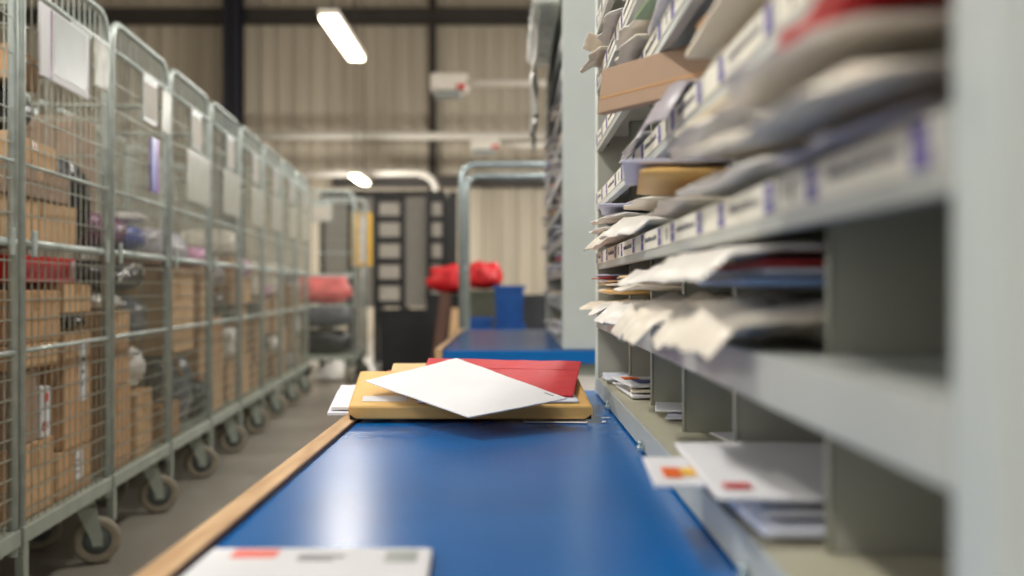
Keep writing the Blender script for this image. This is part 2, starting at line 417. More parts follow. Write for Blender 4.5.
KIND = {'letter': ('letter', 'letter'), 'env': ('envelope', 'envelope'), 'bag': ('plastic_mailer', 'mailer'), 'mag': ('magazine', 'magazine'),
        'card': ('card_mailer', 'mailer'), 'pad': ('padded_envelope', 'envelope')}
stackz = {}; stackn = {}
SHELFNAME = ['bottom shelf'] + [ORD[i]+' shelf up' for i in range(1, 10)]
seedc = [0]
def put(rack_i, row, comp, kind, m, look, w, l, t, out=.0, dy=0, rz=0, amp=None, droop=0, gap=.0015, curl=0, tilt=0, parts=(), zadd=0):
    """lay one piece of mail on the pile in a pigeonhole; out = how far it sticks out past the shelf edge"""
    seedc[0] += 1; sd = seedc[0]
    ys = [Y1]+DIV+[Y0]
    yc = (ys[comp]+ys[comp-1])/2+dy+(DY2 if rack_i else 0)
    key = (rack_i, row, comp)
    z = stackz.get(key, FLOORZ[row]+.002)+zadd
    cw = ys[comp-1]-ys[comp]; w = min(w, cw-.016-abs(math.sin(R(rz)))*l*.9)
    dy = max(-(cw-w-.01)/2+abs(math.sin(R(rz)))*l*.4, min((cw-w-.01)/2-abs(math.sin(R(rz)))*l*.4, dy)) if cw-w-.01 > abs(math.sin(R(rz)))*l*.8 else 0
    yc = (ys[comp]+ys[comp-1])/2+dy+(DY2 if rack_i else 0)
    lp = max(.010, out-.012)
    if out < .015: droop = 0
    if kind == 'bag':
        a = .006 if amp is None else amp
        mb = slab(l, w, t, 30, 28, .07, .10, a, 14, sd, .016, droop, curl, .25, .8, lip=lp)
    elif kind == 'pad': mb = slab(l, w, t, 8, 8, .025, .2, .001, 8, sd, .0, droop, curl, .15, lip=lp)
    elif kind == 'card': mb = MB().bbox(-l/2, l/2, -w/2, w/2, -t/2, t/2, .0015)
    else: mb = slab(l, w, t, 6, 6, .004, .55, .0006 if amp is None else amp, 6, sd, 0, droop, curl, lip=lp)
    zmin = min(v.z for v in mb.v if v.x > -l/2+max(out, 0)+.002) if mb.v else -t/2
    zmax = max(v.z for v in mb.v)
    nm, cat = KIND[kind]
    o = mb.build(nm, m if isinstance(m, list) else [m], None, (XF-out+l/2, yc, z-zmin), (0, R(tilt), R(rz)))
    k = stackn.get(key, 0); stackn[key] = k+1
    stackz[key] = z-zmin+zmax+gap
    place = 'lowest' if k == 0 else ORD[k]+' up'
    if rack_i == 0:
        lab = f'{look}, {place} in pile, {ORD[comp-1]} pigeonhole from far end, {SHELFNAME[row]}'
        grp = 'mail in the near pigeonhole rack'
    else:
        lab = f'{look}, {place} in pile, {ORD[6-comp]} pigeonhole of second rack, {SHELFNAME[row]}'
        grp = 'mail in the second pigeonhole rack'
    tag(o, lab, cat, grp)
    for (pn, pm, x0, x1, y0, y1) in parts:
        MB().box(x0, x1, y0, y1, zmax+.0002, zmax+.0008).build(pn, pm, o)
    return o

# bottom shelf
put(0,0,1,'letter','paper','white letter',.17,.20,.004,-.012,0,4)
put(0,0,1,'letter','paper_blue','white letter',.16,.20,.004,-.006,.01,-3)
put(0,0,2,'mag','paper','folded magazine',.21,.24,.006,-.02,.03,2)
put(0,0,2,'mag','paper_cream','cream magazine',.20,.22,.006,-.03,.02,-4)
put(0,0,2,'mag','paper','printed magazine',.19,.24,.005,-.014,.03,5,parts=[('print','bluefilm',-.10,-.05,-.06,.0),('print','orange',-.11,-.08,.02,.06),('print','ink',-.04,.02,-.07,.07)])
put(0,0,3,'letter','paper_blue','white letter',.12,.23,.004,-.05,-.01,-12)
put(0,0,3,'letter','paper','white letter',.11,.22,.004,-.036,.03,-8)
put(0,0,4,'letter','paper_cream','cream card',.11,.2,.003,-.06,-.03,-18)
put(0,0,4,'letter','paper','white letter',.12,.2,.003,-.075,.05,6)
put(0,0,5,'env','paper_blue','slim white envelope',.24,.32,.010,-.004,-.015,1)
put(0,0,5,'env','paper','white envelope',.22,.30,.006,-.012,-.02,-2)
put(0,0,5,'env','paper','orange stamped envelope',.15,.23,.004,.062,.02,-3,parts=[('stamp','orange',-.104,-.088,-.05,.0),('stamp','yellow',-.087,-.074,-.04,-.002),('address','ink',.02,.06,-.03,.04)])
put(0,0,5,'env','paper','wide white envelope',.285,.33,.005,.025,-.005,-2,parts=[('frank_mark','redink',-.156,-.134,-.118,-.098),('stamp','orange',.02,.05,-.135,-.115),('address','ink',-.02,-.016,-.02,.08),('address','ink',-.01,-.006,-.02,.06)])
# second shelf up
r_=1
put(0,r_,1,'bag','film_cream','cream plastic mailer',.20,.26,.022,.036,-.01,5,droop=.008,amp=.004)
put(0,r_,1,'pad','paper_cream','cream padded envelope',.18,.24,.014,.006,0,-3)
put(0,r_,1,'letter','kraft2','pale kraft letter',.18,.22,.004,-.004,.0,3)
put(0,r_,1,'letter','paper','white letter',.18,.23,.005,.004,0,-4)
put(0,r_,1,'letter','redink','red edged letter',.17,.22,.002,.012,0,2)
put(0,r_,1,'letter','paper_lilac','lilac letter',.17,.22,.004,.010,0,-2)
put(0,r_,2,'bag','film_white','white plastic mailer',.26,.28,.024,.045,0,-4,droop=.016,amp=.005)
put(0,r_,2,'pad','kraft','gold padded envelope',.20,.24,.012,.006,.01,5)
put(0,r_,2,'letter','paper_cream','cream letter',.22,.26,.004,.01,0,-2)
put(0,r_,2,'letter','kraft_brown','brown letter',.20,.26,.004,.0,0,3)
put(0,r_,2,'letter','paper_blue','white letter',.20,.26,.004,-.01,0,-3)
put(0,r_,3,'bag','film_white','white plastic mailer',.27,.30,.028,.05,0,4,droop=.02,amp=.006)
put(0,r_,3,'bag','film_cream','cream plastic mailer',.22,.28,.016,.022,.02,-6,droop=.006,amp=.004)
put(0,r_,3,'letter','kraft2','pale kraft letter',.20,.26,.004,.01,0,3)
put(0,r_,3,'letter','paper_cream','pinkish cream letter',.22,.26,.004,-.005,0,-2)
put(0,r_,4,'bag','film_cream','cream plastic mailer',.28,.32,.03,.058,0,-3,droop=.034,amp=.010)
put(0,r_,4,'bag','film_white','white plastic mailer',.26,.3,.022,.044,.0,5,droop=.012,amp=.006)
put(0,r_,4,'letter','green','green edged letter',.22,.26,.003,-.02,0,3)
put(0,r_,5,'bag','film_cream','thick cream mailer',.28,.32,.032,.05,0,3,droop=.03,amp=.010)
put(0,r_,5,'letter','blueletter','blue letter',.26,.30,.006,.004,-.01,-2)
put(0,r_,5,'letter','paper_blue','cool white letter',.27,.30,.004,-.004,0,1)
put(0,r_,5,'letter','red','dark red letter',.27,.30,.004,-.01,0,-1)
put(0,r_,5,'bag','film_white','flat white mailer',.29,.33,.012,.05,0,2,droop=.026,amp=.002)
# third shelf up
r_=2
put(0,r_,1,'bag','film_cream','cream plastic mailer',.20,.26,.024,.036,0,3,droop=.014,amp=.005)
put(0,r_,1,'bag','film_white','white plastic mailer',.19,.24,.016,.016,0,-5,droop=.004,amp=.004)
put(0,r_,1,'letter','paper','white letter',.19,.23,.004,.008,0,4)
put(0,r_,1,'letter','paper_blue','cool white letter',.18,.23,.004,-.006,0,-4)
put(0,r_,2,'bag','film_cream','cream plastic mailer',.27,.28,.026,.04,0,-3,droop=.02,amp=.006)
put(0,r_,2,'bag','film_white','white plastic mailer',.26,.27,.014,.03,0,4,droop=.006,amp=.004)
put(0,r_,2,'letter','paper_lilac','lilac letter',.24,.25,.004,.026,-.02,-6)
put(0,r_,2,'letter','paper','white letter',.22,.25,.003,-.01,0,3)
put(0,r_,3,'bag','film_white','white bubble mailer',.28,.28,.026,.04,0,4,droop=.018,amp=.006)
put(0,r_,3,'bag','film_cream','cream bubble mailer',.24,.27,.016,.012,0,-4,amp=.004)
put(0,r_,4,'bag','film_cream','cream plastic mailer',.28,.3,.024,.014,0,-3,amp=.005,droop=.006)
put(0,r_,4,'pad','kraft','gold padded envelope',.27,.32,.014,.035,-.01,-6)
put(0,r_,4,'env','paper_lilac','lilac envelope',.25,.32,.006,.052,0,-7)
put(0,r_,5,'bag','film_white','white plastic mailer',.28,.32,.026,.02,0,3,amp=.005,droop=.004)
put(0,r_,5,'bag','film_cream','cream plastic mailer',.27,.32,.018,.04,-.01,-4,amp=.005,droop=.006)
put(0,r_,5,'letter','paper_cream','cream letter',.24,.28,.004,.02,0,2)
put(0,r_,6,'bag','film_grey','grey plastic mailer',.28,.32,.008,.016,0,1,amp=.002)
put(0,r_,6,'bag','film_cream','thick cream mailer',.29,.34,.016,.062,0,3,amp=.005,droop=.016)
put(0,r_,6,'bag','film_white','white plastic mailer',.27,.34,.012,.056,0,-2,amp=.004,droop=.006)
put(0,r_,6,'bag','redbag','red plastic mailer',.20,.30,.006,.034,-.05,1,amp=.002)
# fourth shelf up
r_=3
put(0,r_,1,'letter','paper','white letter',.17,.2,.004,-.05,0,4)
put(0,r_,2,'letter','paper_cream','cream letter',.2,.22,.006,-.06,0,-3)
put(0,r_,3,'bag','film_white','torn white mailer',.22,.28,.014,.03,-.04,-5,amp=.003,droop=.022)
put(0,r_,4,'bag','film_grey','grey plastic mailer',.15,.26,.018,.032,-.07,1,amp=.005,droop=.04)
put(0,r_,5,'bag','film_cream','cream plastic mailer',.28,.3,.018,-.006,0,3,amp=.004)
put(0,r_,5,'env','paper_cream','cream envelope',.27,.30,.008,.014,0,-2)
put(0,r_,5,'pad','kraft_brown','brown padded envelope',.24,.3,.014,.0,-.02,4)
put(0,r_,6,'bag','film_cream','cream plastic mailer',.27,.3,.018,-.02,0,-2,amp=.004)
# card mailer leaning out of the fourth hole
o = put(0,r_,4,'card','card_grey','tan card mailer',.062,.33,.012,.05,0,0,zadd=.03)
DIRV = Vector((.5225, -.8527, 0)); rzm = math.atan2(DIRV.y, DIRV.x)
o.rotation_euler = (R(82), R(0), rzm); o.location = Vector((.124, 1.452, 1.146))+DIRV*.165
MB().box(-.16, .16, -.012, -.009, .0061, .0066).build('fold_line', 'kraft_brown', o)
# fifth shelf up
r_=4
put(0,r_,1,'letter','paper','white letter',.17,.2,.006,-.02,0,4)
put(0,r_,3,'bag','film_cream','cream plastic mailer',.27,.28,.024,.03,0,-4,amp=.006,droop=.014)
put(0,r_,3,'bag','film_white','white plastic mailer',.25,.28,.02,.022,0,4,amp=.006,droop=.008)
put(0,r_,4,'env','paper','white envelope',.27,.30,.010,.012,0,-3)
put(0,r_,4,'env','green','green printed envelope',.25,.30,.006,.018,0,4)
put(0,r_,4,'env','paper_lilac','lilac envelope',.25,.30,.006,.01,0,-4)
put(0,r_,5,'pad','kraft_brown','brown padded envelope',.27,.3,.016,.01,0,2)
# sixth shelf up
r_=5
put(0,r_,1,'bag','film_cream','cream plastic mailer',.2,.26,.022,.036,0,3,amp=.005,droop=.014)
put(0,r_,1,'bag','film_cream','curled cream mailer',.17,.24,.018,.03,0,-3,amp=.005,droop=-.006)
put(0,r_,2,'bag','film_white','white plastic mailer',.26,.28,.022,.02,0,-3,amp=.005,droop=.008)
put(0,r_,3,'env','paper','white envelope',.26,.28,.012,.0,0,3)

# mail on the second rack
cols = ['paper', 'film_white', 'paper_lilac', 'film_cream', 'paper_blue', 'kraft2', 'film_grey', 'red']
names = {'paper': 'white', 'film_white': 'white', 'paper_lilac': 'lilac', 'film_cream': 'cream', 'paper_blue': 'cool white', 'kraft2': 'pale kraft', 'film_grey': 'grey', 'red': 'red'}
for row in range(0, 8):
    for comp in range(1, 7):
        for k in range(rnd.choice([1, 2, 2, 3])):
            c = cols[rnd.choice([0, 0, 1, 2, 3, 3, 4, 5, 6, 6, 7])] if not (row < 2 and k == 0) else 'paper'
            wmx = .2 if comp == 1 else .26
            if c.startswith('film'):
                put(1, row, comp, 'bag', c, names[c]+' plastic mailer', wmx, .28, rnd.uniform(.016, .026), rnd.uniform(-.01, .03), 0, rnd.uniform(-5, 5), amp=.004, droop=.004)
            else:
                put(1, row, comp, 'letter', c, names[c]+' letter', wmx-.02, .26, rnd.uniform(.005, .012), rnd.uniform(-.03, .02), 0, rnd.uniform(-4, 4))

# clear film hanging from the top of the second rack
def film(x, y0, y1, z0, z1, seed):
    mb = MB(); vs = []; fs = []; nu, nv = 40, 26
    for i in range(nu+1):
        for j in range(nv+1):
            y = y0+(y1-y0)*i/nu; z = z0+(z1-z0)*j/nv
            a = (1-j/nv)
            d = .05*noise.noise(Vector((y*5+seed, z*2, 0)))+.03*noise.noise(Vector((y*14, z*7, seed)))
            vs.append((x-.085-d*(.3+a)*.6-.01*a, y, z+(.05*noise.noise(Vector((y*6, 2, seed))) if j == 0 else 0)))
    for i in range(nu):
        for j in range(nv):
            a = i*(nv+1)+j; fs.append((a, a+nv+1, a+nv+2, a+1))
    n = len(vs)
    vs2 = [(p[0]+.004, p[1], p[2]) for p in vs]
    fs2 = [tuple(n+q for q in reversed(f)) for f in fs]
    # fold over the rack top
    mb.add(vs+vs2, fs+fs2, 0, True)
    o = mb.build('plastic_sheet', 'film_drape')
    q = slab(.42, (y1-y0), .05, 12, 30, .05, .2, .006, 8, seed, .01, 0, 0, .2, .8)
    q.build('folded_bundle', 'film_clear', o, (XF+.105, (y0+y1)/2, 2.108))
    return o
o = film(XF+.01, 4.55, 5.85, 1.62, 2.09, 3)
tag(o, 'crumpled clear plastic sheet hanging from the top of the second rack', 'plastic sheet')

# ------------------------------------------------------------------ pile of envelopes on the bench
def quad_env(name, m, P, t, label, cat='envelope', nx=10, rnd_edge=.004, group=None, rim=.6, amp=0.0006, seed=1):
    """an envelope whose four top corners (near-L, near-R, far-R, far-L) are world points"""
    A, B, C, D = [Vector(p) for p in P]
    c = (A+B+C+D)/4
    mb = MB(); U = lines(nx, .02); nn = len(U); top = []; bot = []
    nrm = ((B-A).cross(D-A)).normalized()
    if nrm.z < 0: nrm = -nrm
    for u in U:
        for v in U:
            p = A*(1-u)*(1-v)+B*u*(1-v)+C*u*v+D*(1-u)*v - c
            d = min(u, 1-u, v, 1-v)
            k = rim+(1-rim)*min(1, d/.02)**.6
            p = p+nrm*(amp*noise.noise(Vector((u*5, v*5, seed))))
            top.append(p-nrm*t*(1-k)*.5); bot.append(p-nrm*t*(1-(1-k)*.5))
    fs = []; n = nn*nn
    for i in range(nn-1):
        for j in range(nn-1):
            a, b, cc, d = i*nn+j, (i+1)*nn+j, (i+1)*nn+j+1, i*nn+j+1
            fs += [(a, b, cc, d), (n+a, n+d, n+cc, n+b)]
    ring = [j for j in range(nn)]+[i*nn+nn-1 for i in range(1, nn)]+[(nn-1)*nn+j for j in range(nn-2, -1, -1)]+[i*nn for i in range(nn-2, 0, -1)]
    for q in range(len(ring)):
        a, b = ring[q], ring[(q+1) % len(ring)]; fs.append((a, n+a, n+b, b))
    mb.add(top+bot, fs, 0, False)
    o = mb.build(name, m, None, c)
    tag(o, label, cat, group)
    def at(u, v, h=.0006): return A*(1-u)*(1-v)+B*u*(1-v)+C*u*v+D*(1-u)*v-c+nrm*h
    o_at = at
    return o, o_at
def patch(parent, at, name, m, u0, u1, v0, v1):
    vs = [at(u0, v0), at(u1, v0), at(u1, v1), at(u0, v1), at(u0, v0, .0001), at(u1, v0, .0001), at(u1, v1, .0001), at(u0, v1, .0001)]
    MB().add(vs, [(0,1,2,3), (7,6,5,4), (0,4,5,1), (1,5,6,2), (2,6,7,3), (3,7,4,0)]).build(name, m, parent)
GP = 'envelopes in the pile on the bench'
pile_before = set(bpy.data.objects)
z = TZ
# supports below: letters lying flat at the back of the bench
for k, (x0, x1, y0, y1, zz, t, m, lab) in enumerate([
    (-.20, .125, 2.06, 2.36, .0016, .012, 'paper', 'flat white envelope at the very bottom of the bench pile'),
    (-.22, .10, 2.07, 2.37, .0150, .012, 'paper_cream', 'cream envelope second from the bottom of the bench pile'),
    (-.19, .11, 2.13, 2.39, .0284, .008, 'paper_lilac', 'lilac envelope third from the bottom of the bench pile')]):
    o = slab(y1-y0, x1-x0, t, 6, 6, .006, .5, 0, 5, 60+k).build('envelope', m, None, ((x0+x1)/2, (y0+y1)/2, z+zz+t/2), (0, 0, R(90)))
    tag(o, lab, 'envelope', GP)
# white slip under the gold envelope's near edge
o, at = quad_env('letter', 'paper', [(.02,1.889,z+.0025), (.131,1.878,z+.0025), (.131,2.03,z+.0025), (.02,2.03,z+.0025)], .0014, 'thin white slip poking out under the edge of the gold padded envelope', 'letter', 4, group=GP)
# white envelopes poking out over the wood edge
for k in range(2):
    d = .0095*k; e = .006*k
    o, at = quad_env('letter', ['paper_blue', 'paper'][k],
        [(-.336+e, 1.975+e, z+.0095+d), (-.225, 1.985, z+.0095+d), (-.225, 2.225, z+.029+d), (-.354+e, 2.205, z+.029+d)],
        .0078, f'white letter jutting past the wooden bench edge, {["lower", "upper"][k]} of two', 'letter', 6, group=GP, seed=k)
# gold padded envelope: a thick rounded body
def padded(P, t, name, m, label):
    A, B, C, D = [Vector(p) for p in P]; c = (A+B+C+D)/4
    mb = MB(); n = 15; vs = []; rows = []
    nrm = ((B-A).cross(D-A)).normalized()
    prof = [(0, -.5), (.004, -.78), (.02, -1.0), (.04, -1.0)]
    U = [0, .004, .012, .025, .06]+[.06+.88*i/10 for i in range(1, 10)]+[.94, .975, .988, .996, 1]
    k = len(U); top = []; bot = []
    for i, u in enumerate(U):
        for j, v in enumerate(U):
            du = min(u, 1-u)/.012; dv = min(v, 1-v)/.02
            e = min(1, du, dv)
            hh = (1-(1-e)**2)**.5
            hh = .66+.34*hh
            p = A*(1-u)*(1-v)+B*u*(1-v)+C*u*v+D*(1-u)*v-c
            w = .0012*noise.noise(Vector((u*6, v*5, 2.2)))
            top.append(p-nrm*(t*.5*(1-hh))+nrm*w*e); bot.append(p-nrm*(t-t*.5*(1-hh)))
    fs = []; q = k*k
    for i in range(k-1):
        for j in range(k-1):
            a, b, cc, d = i*k+j, (i+1)*k+j, (i+1)*k+j+1, i*k+j+1
            fs += [(a, b, cc, d), (q+a, q+d, q+cc, q+b)]
    ring = [j for j in range(k)]+[i*k+k-1 for i in range(1, k)]+[(k-1)*k+j for j in range(k-2, -1, -1)]+[i*k for i in range(k-2, 0, -1)]
    for s in range(len(ring)):
        a, b = ring[s], ring[(s+1) % len(ring)]; fs.append((a, q+a, q+b, b))
    mb.add(top+bot, fs, 0, False)
    o = mb.build(name, m, None, c); tag(o, label, 'envelope', GP)
    def at(u, v, h=.0006): return A*(1-u)*(1-v)+B*u*(1-v)+C*u*v+D*(1-u)*v-c+nrm*h
    return o, at
gold, at = padded([(-.2835,1.884,z+.0315), (.140,1.888,z+.0315), (.125,2.16,z+.072), (-.303,2.16,z+.070)], .026, 'padded_envelope', 'kraft', 'thick gold padded envelope, the widest piece of the bench pile')
patch(gold, at, 'address_label', 'paper', .05, .235, .10, .24)
# folded corner tucks on the near side
for x, sx in ((-.281, 1), (.1375, -1)):
    mb = MB(); mb.add([Vector((x, 1.8815, z+.0075))-gold.location, Vector((x+sx*.012, 1.8815, z+.0075))-gold.location, Vector((x, 1.8815, z+.016))-gold.location,
                       Vector((x, 1.8835, z+.0075))-gold.location, Vector((x+sx*.012, 1.8835, z+.0075))-gold.location, Vector((x, 1.8835, z+.016))-gold.location],
                      [(0,1,2), (5,4,3), (0,3,4,1), (1,4,5,2), (2,5,3,0)]).build('corner_tuck', 'hole', gold)
# pale kraft and red pieces at the back
o, at = quad_env('envelope', 'kraft2', [(-.245,2.19,z+.066), (-.02,2.19,z+.066), (-.02,2.40,z+.069), (-.262,2.39,z+.069)], .009, 'pale kraft envelope showing behind the gold padded one', 'envelope', 6, group=GP)
o, at = quad_env('letter', 'red', [(-.262,2.195,z+.0555), (-.03,2.195,z+.0555), (-.03,2.38,z+.0555), (-.272,2.37,z+.0555)], .005, 'red letter peeping from beneath the pale kraft envelope', 'letter', 6, group=GP)
o, at = quad_env('envelope', 'card_b', [(-.195,2.20,z+.0498), (.08,2.20,z+.0498), (.08,2.40,z+.0498), (-.195,2.40,z+.0498)], .0115, 'tan card envelope at the back of the bench pile, under the red letter', 'envelope', 6, group=GP)
# windowed white envelope under the red one
o, at = quad_env('envelope', 'paper_blue', [(-.165,1.893,z+.0385), (.116,1.896,z+.0385), (.100,2.10,z+.069), (-.165,2.10,z+.069)], .004, 'white envelope lying between the gold padded and the red envelope', 'envelope', 8, group=GP)
patch(o, at, 'window', 'paper_lilac', .30, .62, .03, .16)
o, at = quad_env('envelope', 'red', [(-.175,1.925,z+.0500), (.108,1.915,z+.0475), (.138,2.16,z+.0895), (-.166,2.16,z+.0965)], .005, 'large red envelope lying under the white one on the bench pile', 'envelope', 8, group=GP, amp=.002)
patch(o, at, 'red_flap', 'red', .02, .98, .70, .72)
# top white envelope, turned corner-on
o, at = quad_env('envelope', 'paper', [(-.066,1.675,z+.0375), (.091,1.80,z+.0535), (-.106,2.091,z+.1005), (-.266,1.960,z+.0685)], .003, 'white envelope lying corner-on at the top of the bench pile', 'envelope', 12, group=GP, amp=.0012)
patch(o, at, 'bar_mark', 'ink', .93, .94, .06, .13)
for o in set(bpy.data.objects)-pile_before:
    if o.parent is None: o.location.y -= .035
# white envelope at the near end of the bench
o, at = quad_env('envelope', 'paper', [(-.262,.806,z+.0072), (-.065,.806,z+.0072), (-.070,.937,z+.0072), (-.262,.937,z+.0072)], .006, 'white envelope with a red mark lying alone on the near bench end', 'envelope', 8)
patch(o, at, 'frank_mark', 'pinkink', .12, .32, .72, .93)
patch(o, at, 'address', 'ink', .42, .62, .74, .78)
patch(o, at, 'address', 'ink', .42, .58, .66, .69)
patch(o, at, 'stamp', 'grey_card', .80, .94, .62, .9)
# scraps
for k, (x, y) in enumerate(((.168, 1.915), (.160, 1.86))):
    MBo = slab(.016, .007, .0014, 3, 3, .002, .5, .001, 60, 90+k).build('paper_scrap', 'paper', None, (x, y, z+.002), (0, 0, R(30+50*k)))
    tag(MBo, ['tiny white paper scrap beside the gold padded envelope, by the rack base', 'second tiny paper scrap by the rack base, closer to the camera'][k], 'scrap')

# ------------------------------------------------------------------ roll cages
CW, CD, CH = .742, .80, 1.775
def wire_panel(mb, W, z0, z1, hz, step, fn, r=.0022):
    n = max(2, round(W/step))
    for i in range(1, n):
        u = W*i/n; mb.tube([fn(u, z0), fn(u, z1)], r, 4)
    for zz in hz: mb.tube([fn(0, zz), fn(W, zz)], r, 4)
def make_cage():
    r = empty('roll_cage')
    # front and back hoops
    MB().tube(utube(0, .014, CW-.014, .20, CH-.012, .085, 6), .0125, 8).build('front_hoop', 'steel', r)
    MB().tube(utube(-CD, .014, CW-.014, .20, CH-.012, .085, 6), .0125, 8).build('back_hoop', 'steel', r)
    # base
    mb = MB(); mb.bbox(-.02, .016, 0, CW, .222, .266, .004); mb.bbox(-CD-.016, -CD+.02, 0, CW, .222, .266, .004)
    mb.bbox(-CD+.02, -.02, 0, .03, .222, .262, .004); mb.bbox(-CD+.02, -.02, CW-.03, CW, .222, .262, .004)
    mb.box(-CD+.02, -.02, .03, CW-.03, .246, .254)
    mb.build('base_frame', 'rail', r)
    # front wire gate: upper and lower leaf
    y0 = .03; W = CW-.06
    lo = [.30+.05*i for i in range(14)]
    hi = [1.07, 1.155, 1.247, 1.33, 1.47, 1.56]
    for nm, za, zb, hz in (('lower_gate', .266, .985, lo), ('upper_gate', 1.0, 1.66, hi)):
        mb = MB(); wire_panel(mb, W, za, zb, hz, .05, lambda u, z: (.004, y0+u, z))
        mb.build(nm, 'wire', r)
    for zz, rr in ((.995, .012), (.717, .007), (1.663, .009), (1.20, .005)):
        MB().tube([(.004, .02, zz), (.004, CW-.02, zz)], rr, 8).build('cross_rail', 'steel', r)
    mb = MB()
    for i in range(1, 14): mb.tube([(0, .03+W*i/14, 1.663), (0, .03+W*i/14, CH-.02)], .0035, 5)
    mb.build('top_grille', 'steel', r)
    mb = MB(); wire_panel(mb, W, .266, 1.70, [.35+.11*i for i in range(12)], .066, lambda u, z: (-CD, y0+u, z)); mb.build('back_mesh', 'wire', r)
    for yy in (.012, CW-.012):
        mb = MB(); wire_panel(mb, CD-.03, .266, 1.60, [.35+.12*i for i in range(11)], .085, lambda u, z: (-.015-u, yy, z))
        mb.tube([(-.01, yy, 1.60), (-CD+.01, yy, 1.60)], .008, 6); mb.build('side_mesh', 'wire', r)
    # latch loops
    for yy in (.05, CW-.075): MB().bbox(.012, .022, yy, yy+.025, .96, 1.03, .003).build('latch', 'steel', r)
    # plaque near the top
    pl = MB().bbox(.012, .018, .34, .53, 1.485, 1.655, .003).build('plaque', 'grey_card', r)
    MB().box(.0182, .0188, .352, .518, 1.50, 1.63).build('card', 'lightboard', pl)
    # near foot
    for xx in (-.0, -CD):
        MB().bbox(xx-.012, xx+.012, .006, .04, .115, .221, .003).build('foot', 'rail', r)
    # castors
    for (xx, yy, a) in ((-.05, .665, 25), (-CD+.06, .665, 70), (-.30, .10, 10), (-CD+.1, .10, 120)):
        X = Matrix.Translation((xx, yy, 0)) @ Matrix.Rotation(R(a), 4, 'Z')
        mb = MB(); mb.bbox(-.045, .045, -.04, .04, .212, .2215, .003, X=X)
        mb.lathe([(.03, .185), (.034, .19), (.034, .205), (.028, .212)], 14, X=X)
        for s in (-1, 1):
            mb.add([(-.032, s*.026, .188), (.032, s*.026, .188), (.052, s*.026, .09), (.052, s*.026, .06), (.022, s*.026, .06), (.018, s*.026, .08),
                    (-.032, s*.030, .188), (.032, s*.030, .188), (.052, s*.030, .09), (.052, s*.030, .06), (.022, s*.030, .06), (.018, s*.030, .08)],
                   [(0,1,2,3,4,5), (11,10,9,8,7,6)]+[(i, 6+i, 6+(i+1) % 6, (i+1) % 6) for i in range(6)], X=X)
        mb.box(-.032, .032, -.030, .030, .182, .188, X=X)
        ca = mb.build('castor', 'rail', r)
        Xw = X @ Matrix.Translation((.037, 0, .0755)) @ Matrix.Rotation(R(90), 4, 'X')
        w = MB(); w.lathe([(.045, -.012), (.058, -.019), (.070, -.017), (.0745, -.009), (.0745, .009), (.070, .017), (.058, .019), (.045, .012)], 22, 0, X=Xw)
        w.lathe([(.012, -.0245), (.03, -.018), (.045, -.0125), (.045, .0125), (.03, .018), (.012, .0245)], 18, 1, X=Xw)
        w.build('wheel', ['wheel', 'wheel_hub'], ca)
    return r
SL = .0703; ANG = math.atan(SL)
CX = -1.073
def cage_loc(k): 
    y = 2.735+.762*(k-1); return (CX-SL*y, y)
proto = make_cage(); cages = []
for k in range(0, 9):
    c = proto if k == 0 else copy_tree(proto)
    x, y = cage_loc(k); c.location = (x, y, 0); c.rotation_euler = (0, 0, ANG)
    tag(c, ['wire roll cage at the camera end of the row, mostly out of the picture',
            'wire roll cage with a white framed sheet and a red package inside',
            'wire roll cage holding a violet strip and a maroon parcel, second fully seen',
            'wire roll cage with a tall box above dark bags, third fully seen',
            'wire roll cage with a pink bag on boxes, fourth fully seen',
            'fifth fully seen wire roll cage in the row along the aisle',
            'sixth fully seen wire roll cage in the row along the aisle',
            'seventh fully seen wire roll cage in the row along the aisle',
            'last wire roll cage of the row, before the cage set crosswise'][k], 'roll cage', 'roll cages along the aisle')
    cages.append(c)
cx = copy_tree(proto); cx.location = (-2.17, 9.75, 0); cx.rotation_euler = (0, 0, R(-90)); cages.append(cx)
tag(cx, 'wire roll cage set crosswise at the end of the row, coral sack inside', 'roll cage', 'roll cages along the aisle')

CAGEN = ['camera end cage', 'cage with the red package', 'cage with the violet strip', 'third cage', 'fourth cage', 'fifth cage', 'sixth cage', 'seventh cage', 'last cage in row', 'crosswise cage']
def place(o, k, p, rz=0):
    c = cages[k]; X = Matrix.Translation(c.location) @ Matrix.Rotation(c.rotation_euler.z, 4, 'Z')
    o.location = X @ Vector(p); o.rotation_euler = (o.rotation_euler.x, o.rotation_euler.y, c.rotation_euler.z+R(rz))
def cbox(k, y0, y1, z0, z1, m='card_a', dep=.34, x=-.035, label=None, rz=0, lab=None, tape=True, what='cardboard_box', cat='box'):
    """a carton: front face at local x, resting at z0; lab = (y0,y1,z0,z1,material) fraction of the front face"""
    w, h = y1-y0, z1-z0
    o = MB().bbox(-dep/2, dep/2, -w/2, w/2, 0, h, .004).build(what, m)
    place(o, k, (x-dep/2, (y0+y1)/2, z0+.0015), rz)
    if tape:
        mb = MB(); mb.box(dep/2+.0002, dep/2+.0008, -.024, .024, h*.62, h-.004); mb.box(-dep/2+.004, dep/2-.004, -.024, .024, h+.0002, h+.0008)
        mb.build('tape', 'tape', o)
    if lab:
        a, b, c, d, mm = lab
        MB().box(dep/2+.0008, dep/2+.0016, -w/2+w*a, -w/2+w*b, h*c, h*d).build('label', mm, o)
        q = MB()
        for i in range(3): q.box(dep/2+.0017, dep/2+.0021, -w/2+w*(a+.15*(b-a)), -w/2+w*(a+(.5+.1*i)*(b-a)), h*(c+(d-c)*(.25+.2*i)), h*(c+(d-c)*(.31+.2*i)))
        q.build('print', 'ink', o)
    tag(o, label, cat, 'cartons in the roll cages')
    return o
